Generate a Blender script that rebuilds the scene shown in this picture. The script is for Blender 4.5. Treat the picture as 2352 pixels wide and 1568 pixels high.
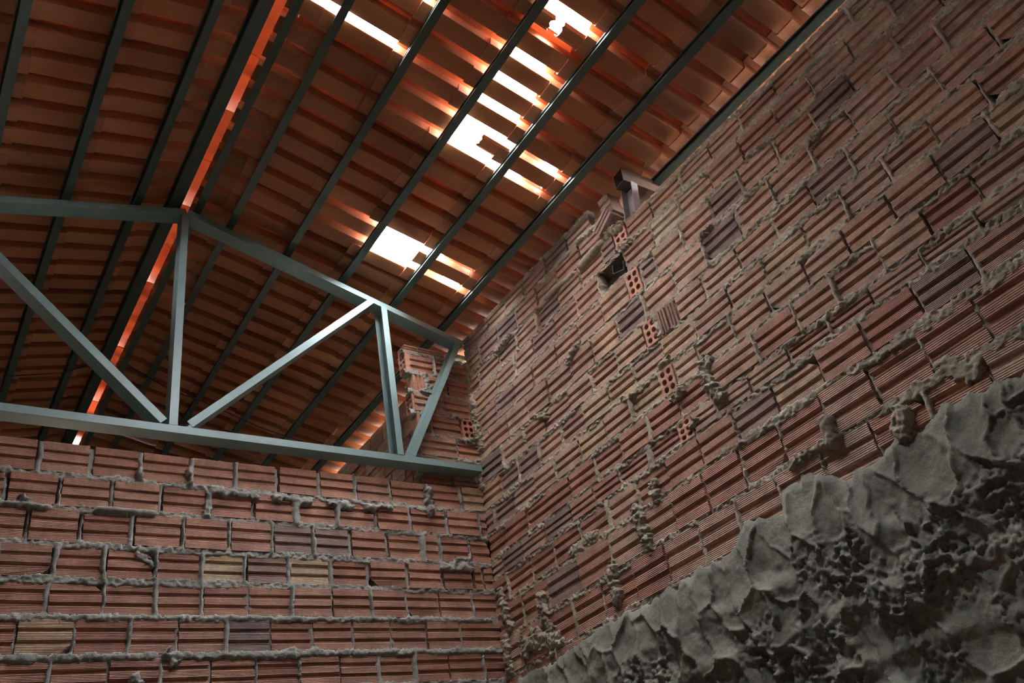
import bpy, bmesh, math, random
import numpy as np
from mathutils import Matrix, Vector

random.seed(7)
for o in list(bpy.data.objects):
    bpy.data.objects.remove(o)
C = bpy.context.scene.collection
SC = bpy.context.scene
H = 1.6                       # camera height above the floor

# ------------------------------------------------------------------ camera
RC = ((0.81390303, -0.55314794, -0.17773354), (0.19267004, 0.54556459, -0.81562095), (0.54812417, 0.62959244, 0.55061171))
cam_d = bpy.data.cameras.new('camera')
cam = bpy.data.objects.new('camera', cam_d)
C.objects.link(cam)
cam_d.sensor_width = 36.0
cam_d.lens = 1872.4865 / 2352 * 36.0
cam_d.clip_start = 0.05
cam_d.clip_end = 200
r, d, f = (Vector(v).normalized() for v in RC)
cam.matrix_world = Matrix(((r.x, -d.x, -f.x, 0), (r.y, -d.y, -f.y, 0), (r.z, -d.z, -f.z, H), (0, 0, 0, 1)))
SC.camera = cam

# ------------------------------------------------------------------ sky, lamps, exposure
SKY = 75.0
w = bpy.data.worlds.new('sky')
SC.world = w
w.use_nodes = True
nt = w.node_tree
nt.nodes.clear()
wo = nt.nodes.new('ShaderNodeOutputWorld')
bg = nt.nodes.new('ShaderNodeBackground')
bg.inputs[0].default_value = (0.86, 0.94, 1.0, 1)
bg.inputs[1].default_value = SKY
nt.links.new(bg.outputs[0], wo.inputs[0])
SC.view_settings.view_transform = 'Standard'
SC.view_settings.look = 'None'
SC.view_settings.exposure = 0.8
SC.view_settings.gamma = 1.0
SC.view_settings.use_curve_mapping = False
SC.cycles.max_bounces = 8
SC.cycles.diffuse_bounces = 5
SC.cycles.sample_clamp_indirect = 6.0


def area(name, loc, target, sx, sy, watts, col=(0.82, 0.92, 1.0), portal=False):
    l = bpy.data.lights.new(name, 'AREA')
    l.shape = 'RECTANGLE'
    l.size, l.size_y, l.energy, l.color = sx, sy, watts, col
    o = bpy.data.objects.new(name, l)
    C.objects.link(o)
    o.location = loc
    dv = Vector(target) - Vector(loc)
    o.rotation_euler = dv.to_track_quat('-Z', 'Y').to_euler()
    if portal:
        l.cycles.is_portal = True
    return o


# portals only guide the sampling of the sky through the openings of the roof
area('roof_hole_daylight', (2.10, 1.95, 5.3), (2.05, 1.95, 4.0), 1.1, 1.9, 1, portal=True)
area('roof_hole_daylight', (2.20, 3.27, 5.2), (2.15, 3.27, 4.0), 0.9, 0.6, 1, portal=True)
area('roof_slit_daylight', (1.3, 2.07, 5.5), (1.25, 2.07, 4.0), 0.7, 0.35, 1, portal=True)
area('added_roof_gap_daylight', (1.38, 1.55, 5.42), (1.33, 1.55, 4.0), 0.55, 0.75, 1, portal=True)  # portal of the added roof gap, out of view
area('added_opening_daylight', (0.875, 6.97, 1.3), (0.875, 4.5, 1.3), 0.55, 0.4, 1, portal=True)  # portal of the opening added in the far gable
area('eaves_daylight', (3.3, 5.8, 4.35), (2.5, 5.8, 4.6), 2.3, 0.45, 1, portal=True)

# ------------------------------------------------------------------ noise
_rng = np.random.RandomState(11)
_T = _rng.rand(256, 256)


def vnoise(x, y, seed=0):
    x = x + seed * 17.13
    y = y + seed * 7.77
    xi = np.floor(x).astype(int)
    yi = np.floor(y).astype(int)
    fx = x - xi
    fy = y - yi
    fx = fx * fx * (3 - 2 * fx)
    fy = fy * fy * (3 - 2 * fy)
    a = _T[xi % 256, yi % 256]
    b = _T[(xi + 1) % 256, yi % 256]
    c = _T[xi % 256, (yi + 1) % 256]
    e = _T[(xi + 1) % 256, (yi + 1) % 256]
    return (a * (1 - fx) + b * fx) * (1 - fy) + (c * (1 - fx) + e * fx) * fy


def fbm(x, y, octv=4, seed=0):
    s = np.zeros_like(x)
    amp, tot = 1.0, 0.0
    for k in range(octv):
        s += amp * vnoise(x * 2 ** k, y * 2 ** k, seed + k * 3)
        tot += amp
        amp *= 0.55
    return s / tot


def worley(x, y, seed=0):
    xi = np.floor(x).astype(int)
    yi = np.floor(y).astype(int)
    f1 = np.full(x.shape, 9.0)
    f2 = np.full(x.shape, 9.0)
    idv = np.zeros(x.shape)
    for dx in (-1, 0, 1):
        for dy in (-1, 0, 1):
            cx, cy = xi + dx, yi + dy
            px = cx + _T[(cx + seed) % 256, cy % 256]
            py = cy + _T[cy % 256, (cx + seed * 5 + 91) % 256]
            dd = np.hypot(x - px, y - py)
            nid = _T[(cx * 3 + seed) % 256, (cy * 7) % 256]
            closer = dd < f1
            f2 = np.where(closer, f1, np.minimum(f2, dd))
            idv = np.where(closer, nid, idv)
            f1 = np.where(closer, dd, f1)
    return f1, f2, idv


# ------------------------------------------------------------------ materials
def mat(name):
    m = bpy.data.materials.new(name)
    m.use_nodes = True
    n = m.node_tree.nodes
    return m, n, m.node_tree.links, n['Principled BSDF']


def tex_noise(n, l, scale, detail=5, rough=0.6, coord='Object', vec=None):
    t = n.new('ShaderNodeTexNoise')
    t.inputs['Scale'].default_value = scale
    t.inputs['Detail'].default_value = detail
    t.inputs['Roughness'].default_value = rough
    if vec is None:
        c = n.new('ShaderNodeTexCoord')
        l.new(c.outputs[coord], t.inputs['Vector'])
    else:
        l.new(vec, t.inputs['Vector'])
    return t


def ramp(n, l, fac, stops):
    r_ = n.new('ShaderNodeValToRGB')
    el = r_.color_ramp.elements
    while len(el) < len(stops):
        el.new(0.5)
    for e_, (p, c) in zip(el, stops):
        e_.position = p
        e_.color = (*c, 1)
    l.new(fac, r_.inputs[0])
    return r_


def mixc(n, l, a, b, fac, mode='MIX'):
    m_ = n.new('ShaderNodeMix')
    m_.data_type = 'RGBA'
    m_.blend_type = mode
    for s, i in ((fac, 0), (a, 6), (b, 7)):
        if hasattr(s, 'is_linked'):
            l.new(s, m_.inputs[i])
        elif i == 0:
            m_.inputs[i].default_value = s
        else:
            m_.inputs[i].default_value = (*s, 1)
    return m_.outputs[2]


def bump(n, l, h, strength, dist, prev=None):
    b_ = n.new('ShaderNodeBump')
    b_.inputs['Strength'].default_value = strength
    b_.inputs['Distance'].default_value = dist
    l.new(h, b_.inputs['Height'])
    if prev is not None:
        l.new(prev.outputs[0], b_.inputs['Normal'])
    return b_


def world_pos(n):
    return n.new('ShaderNodeNewGeometry').outputs['Position']


def brick_material():
    m, n, l, p = mat('fired_clay_brick')
    oi = n.new('ShaderNodeObjectInfo')
    wp = world_pos(n)
    t1 = tex_noise(n, l, 9, 4, 0.6, vec=wp)
    t2 = tex_noise(n, l, 60, 4, 0.7, vec=wp)
    k1 = ramp(n, l, t1.outputs[0], [(0.3, (0.72, 0.70, 0.70)), (0.7, (1.18, 1.15, 1.12))])
    c1 = mixc(n, l, oi.outputs['Color'], k1.outputs[0], 1.0, 'MULTIPLY')
    k2 = ramp(n, l, t2.outputs[0], [(0.35, (0.8, 0.8, 0.8)), (0.7, (1.12, 1.12, 1.12))])
    c2 = mixc(n, l, c1, k2.outputs[0], 1.0, 'MULTIPLY')
    # mortar dust smeared over parts of the face
    t3 = tex_noise(n, l, 14, 6, 0.75, vec=wp)
    k3 = ramp(n, l, t3.outputs[0], [(0.60, (0, 0, 0)), (0.74, (0.55, 0.55, 0.55))])
    c3 = mixc(n, l, c2, (0.34, 0.30, 0.26), k3.outputs[0])
    l.new(c3, p.inputs['Base Color'])
    p.inputs['Roughness'].default_value = 0.72
    p.inputs['Specular IOR Level'].default_value = 0.35
    # fine drawn lines along the brick
    tc = n.new('ShaderNodeTexCoord')
    wv = n.new('ShaderNodeTexWave')
    wv.wave_type = 'BANDS'
    wv.bands_direction = 'Z'
    wv.inputs['Scale'].default_value = 7.5
    wv.inputs['Distortion'].default_value = 0.4
    wv.inputs['Detail'].default_value = 1
    l.new(tc.outputs['Object'], wv.inputs['Vector'])
    b1 = bump(n, l, wv.outputs['Fac'], 0.8, 0.0025)
    b2 = bump(n, l, t2.outputs[0], 0.35, 0.002, b1)
    l.new(b2.outputs[0], p.inputs['Normal'])
    return m


def tile_material():
    m, n, l, p = mat('terracotta_tile')
    oi = n.new('ShaderNodeObjectInfo')
    wp = world_pos(n)
    t1 = tex_noise(n, l, 3, 2, 0.5, vec=wp)
    k1 = ramp(n, l, t1.outputs[0], [(0.35, (0.46, 0.165, 0.070)), (0.65, (0.54, 0.205, 0.088))])
    k2 = ramp(n, l, oi.outputs['Random'], [(0.0, (0.80, 0.78, 0.78)), (0.5, (1.0, 1.0, 1.0)), (1.0, (1.15, 1.1, 1.05))])
    c1 = mixc(n, l, k1.outputs[0], k2.outputs[0], 1.0, 'MULTIPLY')
    t2 = tex_noise(n, l, 45, 5, 0.7, vec=wp)
    k3 = ramp(n, l, t2.outputs[0], [(0.3, (0.92, 0.92, 0.92)), (0.7, (1.05, 1.05, 1.05))])
    c2 = mixc(n, l, c1, k3.outputs[0], 1.0, 'MULTIPLY')
    c3 = mixc(n, l, c2, oi.outputs['Color'], 1.0, 'MULTIPLY')
    l.new(c3, p.inputs['Base Color'])
    p.inputs['Roughness'].default_value = 0.62
    b = bump(n, l, t2.outputs[0], 0.12, 0.001)
    l.new(b.outputs[0], p.inputs['Normal'])
    return m


def mortar_material(name, c_lo, c_hi, fine=1.0):
    m, n, l, p = mat(name)
    wp = world_pos(n)
    t1 = tex_noise(n, l, 6, 5, 0.6, vec=wp)
    k1 = ramp(n, l, t1.outputs[0], [(0.35, c_lo), (0.65, c_hi)])
    t2 = tex_noise(n, l, 170, 4, 0.75, vec=wp)
    k2 = ramp(n, l, t2.outputs[0], [(0.3, (0.7, 0.7, 0.7)), (0.7, (1.2, 1.2, 1.2))])
    c1 = mixc(n, l, k1.outputs[0], k2.outputs[0], 1.0, 'MULTIPLY')
    l.new(c1, p.inputs['Base Color'])
    p.inputs['Roughness'].default_value = 0.85
    p.inputs['Specular IOR Level'].default_value = 0.25
    t3 = tex_noise(n, l, 70, 6, 0.7, vec=wp)
    b1 = bump(n, l, t3.outputs[0], 0.7 * fine, 0.006)
    b2 = bump(n, l, t2.outputs[0], 0.5 * fine, 0.002, b1)
    l.new(b2.outputs[0], p.inputs['Normal'])
    return m


def steel_material(name, base, rust=0.62):
    m, n, l, p = mat(name)
    wp = world_pos(n)
    t1 = tex_noise(n, l, 11, 6, 0.7, vec=wp)
    k1 = ramp(n, l, t1.outputs[0], [(rust, (0, 0, 0)), (rust + 0.1, (0.8, 0.8, 0.8))])
    t2 = tex_noise(n, l, 3, 3, 0.5, vec=wp)
    k2 = ramp(n, l, t2.outputs[0], [(0.3, tuple(0.8 * x for x in base)), (0.7, tuple(1.15 * x for x in base))])
    c = mixc(n, l, k2.outputs[0], (0.16, 0.09, 0.06), k1.outputs[0])
    l.new(c, p.inputs['Base Color'])
    p.inputs['Roughness'].default_value = 0.42
    p.inputs['Metallic'].default_value = 0.0
    t3 = tex_noise(n, l, 120, 4, 0.6, vec=wp)
    b = bump(n, l, t3.outputs[0], 0.15, 0.001)
    l.new(b.outputs[0], p.inputs['Normal'])
    return m


def plain_material(name, col, rough=0.8):
    m, n, l, p = mat(name)
    wp = world_pos(n)
    t = tex_noise(n, l, 8, 5, 0.6, vec=wp)
    k = ramp(n, l, t.outputs[0], [(0.3, tuple(0.8 * x for x in col)), (0.7, tuple(1.15 * x for x in col))])
    l.new(k.outputs[0], p.inputs['Base Color'])
    p.inputs['Roughness'].default_value = rough
    b = bump(n, l, t.outputs[0], 0.3, 0.01)
    l.new(b.outputs[0], p.inputs['Normal'])
    return m


M_BRICK = brick_material()
M_TILE = tile_material()
M_MORTAR = mortar_material('bed_mortar', (0.30, 0.245, 0.18), (0.50, 0.425, 0.325))
M_MORTAR_A = mortar_material('grey_bed_mortar', (0.25, 0.235, 0.205), (0.40, 0.385, 0.345))
M_RENDER = mortar_material('thrown_mortar', (0.165, 0.155, 0.12), (0.285, 0.268, 0.215), 0.8)
M_CORE = plain_material('wall_core', (0.20, 0.17, 0.14), 0.9)
M_STEEL = steel_material('green_painted_steel', (0.19, 0.275, 0.265), 0.66)
M_PURLIN = steel_material('shaded_green_purlin_steel', (0.075, 0.10, 0.085), 0.60)  # same paint as the truss, with the purlins' shade put into the colour
M_RUSTY = steel_material('brown_primed_steel', (0.15, 0.085, 0.065), 0.55)
M_PLATE = steel_material('pale_grey_steel', (0.42, 0.36, 0.36), 0.8)
M_WIRE = plain_material('dark_wire', (0.03, 0.03, 0.03), 0.5)
M_FLOOR = plain_material('packed_earth', (0.27, 0.21, 0.15), 0.95)
M_GREENM = mortar_material('mossy_mortar', (0.16, 0.17, 0.09), (0.26, 0.26, 0.15))


# ------------------------------------------------------------------ helpers
def mesh_from(name, verts, faces, material, smooth=False):
    me = bpy.data.meshes.new(name)
    me.from_pydata([tuple(v) for v in verts], [], faces)
    me.update()
    if smooth:
        me.polygons.foreach_set('use_smooth', [True] * len(me.polygons))
    me.materials.append(material)
    return me


def link(name, data, parent=None, mw=None, loc=None, color=None):
    o = bpy.data.objects.new(name, data)
    C.objects.link(o)
    if parent is not None:
        o.parent = parent
    if mw is not None:
        o.matrix_local = mw
    if loc is not None:
        o.location = loc
    if color is not None:
        o.color = (*color, 1)
    return o


def tag(o, label=None, cat=None, group=None, kind=None):
    for k, v in (('label', label), ('category', cat), ('group', group), ('kind', kind)):
        if v:
            o[k] = v
    return o


def recalc(me):
    bm = bmesh.new()
    bm.from_mesh(me)
    bmesh.ops.recalc_face_normals(bm, faces=bm.faces)
    bm.to_mesh(me)
    bm.free()
    return me


def box_vf(x0, x1, y0, y1, z0, z1):
    v = [(x, y, z) for z in (z0, z1) for y in (y0, y1) for x in (x0, x1)]
    f_ = [(0, 2, 3, 1), (4, 5, 7, 6), (0, 1, 5, 4), (2, 6, 7, 3), (0, 4, 6, 2), (1, 3, 7, 5)]
    return v, f_


def join_vf(parts):
    V, F = [], []
    for v, f_ in parts:
        b = len(V)
        V += list(v)
        F += [tuple(i + b for i in q) for q in f_]
    return V, F


def boxes(name, lst, material):
    V, F = join_vf([box_vf(*b) for b in lst])
    return mesh_from(name, V, F, material)


def grid_mesh(name, X, Z, Hh, keep, material):
    """height field; local x, z in the wall plane, -y out of the wall"""
    nz, nx = X.shape
    idx = np.full(nz * nx, -1)
    cells = keep[:-1, :-1] | keep[1:, :-1] | keep[:-1, 1:] | keep[1:, 1:]
    jz, jx = np.nonzero(cells)
    a = jz * nx + jx
    q = np.stack([a, a + 1, a + nx + 1, a + nx], 1)
    used = np.unique(q)
    idx[used] = np.arange(len(used))
    q = idx[q]
    co = np.stack([X.ravel()[used], -Hh.ravel()[used], Z.ravel()[used]], 1)
    me = bpy.data.meshes.new(name)
    me.vertices.add(len(co))
    me.vertices.foreach_set('co', co.ravel())
    nq = len(q)
    me.loops.add(nq * 4)
    me.loops.foreach_set('vertex_index', q.ravel().astype(np.int32))
    me.polygons.add(nq)
    me.polygons.foreach_set('loop_start', np.arange(0, nq * 4, 4, dtype=np.int32))
    me.polygons.foreach_set('loop_total', np.full(nq, 4, dtype=np.int32))
    me.update(calc_edges=True)
    me.validate()
    me.polygons.foreach_set('use_smooth', np.ones(nq, dtype=bool))
    me.materials.append(material)
    return me


# ------------------------------------------------------------------ brick meshes (unit size, front face at y=0)
def brick_mesh(seed, chip=0):
    rn = random.Random(seed)
    g = 0.115                      # groove depth as a share of the 9 cm brick depth
    prof = [(0.0, -0.5), (0.0, -0.255), (g, -0.235), (g, -0.135), (0.0, -0.095), (0.0, 0.095), (g, 0.115), (g, 0.215), (0.0, 0.255), (0.0, 0.5)]
    sh = rn.uniform(-0.02, 0.02)
    prof = [(y, z + (sh if abs(z) < 0.4 else 0)) for y, z in prof]
    xs = [-0.5, 0.5]
    V, F = [], []
    for i, x in enumerate(xs):
        for (y, z) in prof:
            jx = rn.uniform(-0.012, 0.012)
            V.append((x + jx, y + rn.uniform(0, 0.02), z + (rn.uniform(-0.015, 0.015) if abs(z) > 0.4 else 0)))
        V.append((x, 1.0, 0.5))
        V.append((x, 1.0, -0.5))
    n = len(prof) + 2
    for k in range(n):
        k2 = (k + 1) % n
        F.append((k, k2, n + k2, n + k))
    F.append(tuple(range(n - 1, -1, -1)))
    F.append(tuple(range(n, 2 * n)))
    if chip:                      # break a corner off
        cz = 0.5 if chip in (1, 2) else -0.5
        cx = 0.5 if chip in (1, 3) else -0.5
        V = [list(v) for v in V]
        for v in V:
            if abs(v[2] - cz) < 0.3 and v[1] < 0.5 and abs(v[0] - cx) < 0.1:
                s = 1 - abs(v[2] - cz) / 0.3
                v[0] -= cx * 0.45 * s
                v[1] += 0.12 * s
    return recalc(mesh_from('brick', V, F, M_BRICK))


BRICKS = [brick_mesh(s) for s in range(7)] + [brick_mesh(20 + s, s + 1) for s in range(4)]


def hollow_mesh(nx=2, nz=3, w_=0.09, h_=0.145, depth=0.11, tube=0.085, r0=0.36):
    """end face of a hollow brick: real round cells, front at y=0"""
    V, F = [], []
    m_ = 0.006
    cw, ch = (w_ - 2 * m_) / nx, (h_ - 2 * m_) / nz
    N = 8
    for i in range(nx):
        for j in range(nz):
            cx = -w_ / 2 + m_ + cw * (i + 0.5)
            cz = -h_ / 2 + m_ + ch * (j + 0.5)
            b = len(V)
            sq, ci = [], []
            for k in range(N):
                a = math.tau * k / N + math.tau / 16
                ca, sa = math.cos(a), math.sin(a)
                s = 0.5 / max(abs(ca), abs(sa))
                sq.append((cx + cw * ca * s, 0, cz + ch * sa * s))
                ci.append((cx + cw * r0 * 1.05 * ca, 0.0, cz + ch * r0 * 1.05 * sa))
            # put true corners in the ring
            for k in range(N):
                x, y, z = sq[k]
                sx = cx + math.copysign(cw / 2, x - cx)
                sz = cz + math.copysign(ch / 2, z - cz)
                a = math.tau * k / N + math.tau / 16
            V += sq + ci + [(x, tube, z) for x, _, z in ci]
            for k in range(N):
                k2 = (k + 1) % N
                F.append((b + k, b + k2, b + N + k2, b + N + k))
                F.append((b + N + k, b + N + k2, b + 2 * N + k2, b + 2 * N + k))
            F.append(tuple(b + 2 * N + k for k in range(N)))
            # corner slivers of the cell
            for sx in (-1, 1):
                for sz in (-1, 1):
                    c_ = (cx + sx * cw / 2, 0, cz + sz * ch / 2)
                    near = sorted(range(N), key=lambda k: (sq[k][0] - c_[0]) ** 2 + (sq[k][2] - c_[2]) ** 2)[:2]
                    V.append(c_)
                    F.append((b + near[0], b + near[1], len(V) - 1))
    x0, x1, z0, z1 = -w_ / 2, w_ / 2, -h_ / 2, h_ / 2
    for bx in ((x0, x0 + m_, 0, depth, z0, z1), (x1 - m_, x1, 0, depth, z0, z1), (x0 + m_, x1 - m_, 0, depth, z0, z0 + m_), (x0 + m_, x1 - m_, 0, depth, z1 - m_, z1)):
        b = len(V)
        v, f_ = box_vf(*bx)
        V += v
        F += [tuple(i + b for i in q) for q in f_]
    return mesh_from('hollow_brick', V, F, M_BRICK)


HOLLOW = hollow_mesh()

RED = [(0.44, 0.225, 0.155), (0.41, 0.205, 0.145), (0.46, 0.245, 0.17), (0.39, 0.19, 0.135), (0.43, 0.23, 0.165)]
BROWN = [(0.47, 0.29, 0.21), (0.44, 0.265, 0.19), (0.50, 0.33, 0.24), (0.41, 0.25, 0.195), (0.46, 0.30, 0.23), (0.45, 0.26, 0.18), (0.49, 0.315, 0.21)]
DARK = [(0.26, 0.18, 0.155), (0.30, 0.20, 0.165), (0.34, 0.225, 0.185)]
PALE = [(0.50, 0.37, 0.25), (0.47, 0.33, 0.24), (0.48, 0.34, 0.22)]


def pick(rn, pal, pd, pp):
    t = rn.random()
    if t < pd:
        return rn.choice(DARK)
    if t < pd + pp:
        return rn.choice(PALE)
    return rn.choice(pal)


def place_brick(parent, x0, x1, z0, z1, rn, color, y=0.0, chip=False, depth=0.09, ang=0.0, name='brick', yaw=0.0):
    me = BRICKS[rn.randrange(7, 11)] if chip else BRICKS[rn.randrange(7)]
    m = Matrix.Translation(((x0 + x1) / 2, y, (z0 + z1) / 2)) @ Matrix.Rotation(ang, 4, 'Y') @ Matrix.Rotation(yaw, 4, 'Z')
    flip = -1 if rn.random() < 0.5 else 1
    m = m @ Matrix.Diagonal((x1 - x0, depth, (z1 - z0), 1))
    if flip < 0:
        m = m @ Matrix.Rotation(math.pi, 4, 'Y')
    return link(name, me, parent, m, color=color)


# ------------------------------------------------------------------ right wall: leaning frame, x = -Y, y = into the wall, z = up
LA, LB = 2.597665, 0.04851
nn = math.sqrt(1 + LB * LB)
WALLR = Matrix(((0, 1 / nn, LB / nn, LA), (-1, 0, 0, 0), (0, -LB / nn, 1 / nn, H), (0, 0, 0, 1)))

CO = [[0.0, 0.0123, 3.0012], [0.0, 0.0132, 2.8429], [0.0007, -0.0036, 2.731], [-0.0089, 0.0322, 2.5623], [0.0035, -0.0183, 2.4387],
      [0.01, -0.0548, 2.3111], [0.0084, -0.0415, 2.1187], [-0.0017, -0.0044, 1.959], [-0.0001, -0.0142, 1.8235], [-0.0041, 0.0072, 1.6396],
      [-0.0047, -0.0008, 1.5317], [-0.0016, -0.0206, 1.4358], [0.0015, -0.025, 1.2598], [-0.0084, 0.0282, 1.0139], [0.0, -0.01, 0.86]]
BC = [3.085, 2.94, 2.79, 2.655, 2.50, 2.335, 2.165, 2.02, 1.875, 1.73, 1.585, 1.48, 1.325, 1.135, 0.94, 0.74]
JY = [[2.501, 2.71, 2.943, 3.14, 3.352, 3.579], [2.418, 2.64, 2.841, 3.058, 3.267, 3.482],
      [0.613, 0.822, 1.03, 1.242, 1.442, 1.65, 1.86, 2.048, 2.15, 2.255, 2.46, 2.665, 2.874, 3.096, 3.299, 3.527],
      [0.483, 0.686, 0.888, 1.082, 1.289, 1.49, 1.70, 1.905, 2.12, 2.33, 2.534, 2.739, 2.956, 3.152, 3.353],
      [0.543, 0.749, 0.95, 1.147, 1.347, 1.545, 1.745, 1.939, 2.046, 2.15, 2.362, 2.57, 2.776, 3.003, 3.195, 3.395],
      [0.405, 0.614, 0.818, 1.022, 1.235, 1.445, 1.657, 1.865, 2.08, 2.29, 2.496, 2.688, 2.898, 3.101, 3.306, 3.506],
      [0.279, 0.494, 0.696, 0.895, 1.094, 1.294, 1.509, 1.722, 1.90, 2.03, 2.13, 2.345, 2.559, 2.755, 2.977, 3.173, 3.40],
      [0.403, 0.599, 0.798, 0.997, 1.191, 1.413, 1.619, 1.838, 2.05, 2.266, 2.454, 2.665, 2.86, 3.065, 3.275, 3.458],
      [0.443, 0.645, 0.849, 1.054, 1.252, 1.455, 1.654, 1.872, 2.02, 2.12, 2.326, 2.535, 2.745, 2.953, 3.155, 3.363, 3.554],
      [0.582, 0.773, 0.971, 1.171, 1.367, 1.584, 1.837, 2.05, 2.262, 2.465, 2.666, 2.874, 3.072, 3.269, 3.472],
      [0.63, 0.846, 1.065, 1.254, 1.459, 1.669, 1.86, 2.005, 2.10, 2.298, 2.519, 2.713, 2.904, 3.134, 3.348, 3.54],
      [0.708, 0.924, 1.148, 1.36, 1.584, 1.80, 2.01, 2.224, 2.426, 2.647, 2.871, 3.086, 3.299, 3.523],
      [0.56, 0.774, 0.987, 1.199, 1.411, 1.625, 1.835, 2.045, 2.25, 2.458, 2.683, 2.938, 3.199, 3.42, 3.60],
      [0.62, 0.84, 1.058, 1.275, 1.49, 1.71, 1.925, 2.14, 2.357, 2.577, 2.803, 3.029, 3.261, 3.459],
      [2.55, 2.77, 2.99, 3.21, 3.44]]
HEADERS = {2: 2.10, 4: 2.098, 6: 2.08, 8: 2.07, 10: 2.052}
NEAR = -0.45                  # where the modelled bricks end, behind the camera's side edge of view


def cent(i, y):
    c = CO[i]
    return c[0] * y * y + c[1] * y + c[2]


def bed(i, y):
    """height of bed line i (upper boundary of course i)"""
    if i == 0:
        return BC[0] + cent(0, y) - cent(0, 1.8)
    if i >= len(CO):
        return BC[i] + 0 * y
    return BC[i] + 0.5 * (cent(i, y) - cent(i, 1.8) + cent(i - 1, y) - cent(i - 1, 1.8))


RB = [(3.70, 0.86), (3.48, 0.88), (3.30, 0.875), (3.165, 0.89), (2.95, 0.91), (2.79, 0.93), (2.581, 0.92), (2.324, 0.93), (2.10, 0.95), (1.98, 0.965), (1.90, 1.03), (1.82, 1.00),
      (1.727, 0.98), (1.697, 1.06), (1.60, 1.09), (1.50, 1.05), (1.46, 0.99), (1.352, 0.98), (1.27, 1.00), (1.203, 1.03), (1.10, 1.02), (1.0, 1.05), (0.892, 1.03), (0.758, 1.01), (0.5, 1.04), (0.2, 0.99), (-0.5, 1.0)]
RB_Y = np.array([p[0] for p in RB][::-1])
RB_Z = np.array([p[1] for p in RB][::-1])


def render_top(y):
    return np.interp(y, RB_Y, RB_Z)


core = boxes('wall_right', [(-3.655, 3.2, 0.092, 0.16, -H, 2.74), (-3.655, -2.16, 0.092, 0.16, 2.74, 3.04)], M_CORE)
wall_right = link('wall_right', core, mw=WALLR)
wall_right.matrix_world = WALLR
tag(wall_right, 'tall hollow brick wall on the right with crumbly mortar beds, thick rough mortar thrown over its lower part', kind='structure')

rn = random.Random(3)
sill = []
SPECIAL = {  # (course, joint index) -> colour
}
for i in range(len(CO)):
    js = list(JY[i])
    # extend towards the camera and to the corner
    if i >= 2 and i != 14:
        while js[0] > NEAR:
            js.insert(0, js[0] - 0.207)
    if i in (0, 1):
        js.insert(0, 2.285 if i == 0 else 2.21)
    js = js + [3.655]
    for k in range(len(js) - 1):
        y0, y1 = js[k], js[k + 1]
        ym = (y0 + y1) / 2
        zt, zb = float(bed(i, ym)), float(bed(i + 1, ym))
        if zt < float(render_top(ym)) - 0.03:
            continue
        g = 0.006
        if i in HEADERS and abs(ym - HEADERS[i]) < 0.03:
            hz = min(0.145, zt - zb - 0.008) / 0.145
            hw = min(0.092, y1 - y0 - 0.008) / 0.09
            m = Matrix.Translation((-ym, -0.004, (zt + zb) / 2)) @ Matrix.Diagonal((hw, 1, hz, 1))
            hb = link('hollow_brick', HOLLOW, wall_right, m, color=(0.50, 0.25, 0.17))
            if i == 2:
                hb['label'] = 'brick laid end-on with open round cells, under the gap of the wall top'
            continue
        if i == 3 and 2.11 < ym < 2.25:
            sill.append((y0, y1, zb, zt))
            # part of the brick is missing: cavity on the camera side of the joint, the rest stays
            continue
        if i == 6 and abs(ym - 1.965) < 0.02:
            # upright split brick on end
            h_ = zt - zb - 0.012
            for (ya, wd, dp) in ((y1 - 0.036, 0.050, -0.010), (y1 - 0.094, 0.052, -0.002)):
                m = Matrix.Translation((-ya, dp, (zt + zb) / 2)) @ Matrix.Rotation(math.pi / 2, 4, 'Y') @ Matrix.Diagonal((h_, 0.08, wd, 1))
                link('brick', BRICKS[2], wall_right, m, color=(0.38, 0.22, 0.17))
            continue
        tilt = math.atan((cent(i, ym + 0.1) - cent(i, ym - 0.1)) / 0.2)
        col = pick(rn, BROWN, 0.13, 0.05)
        if ym < 1.3 and i <= 3:
            col = pick(rn, RED + BROWN, 0.05, 0.12)
        if i >= 9:
            col = pick(rn, RED + BROWN[:3], 0.06, 0.03)
        if i == 3 and 1.7 < ym < 1.95:
            col = (0.60, 0.50, 0.36)
        chip = rn.random() < 0.07
        place_brick(wall_right, -y1 + g, -y0 - g, zb + 0.009, zt - 0.009, rn, col, y=rn.uniform(-0.006, 0.006), chip=chip, ang=tilt + rn.uniform(-0.006, 0.006))

# whitish brick end wedged in the broken top, brick stub standing over it
place_brick(wall_right, -2.24, -2.10, 2.85, 2.93, rn, (0.47, 0.33, 0.27), y=-0.035, ang=-0.5, depth=0.10)
place_brick(wall_right, -2.20, -2.12, 2.955, 3.10, rn, (0.40, 0.25, 0.19), y=0.02, ang=-0.1)


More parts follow.
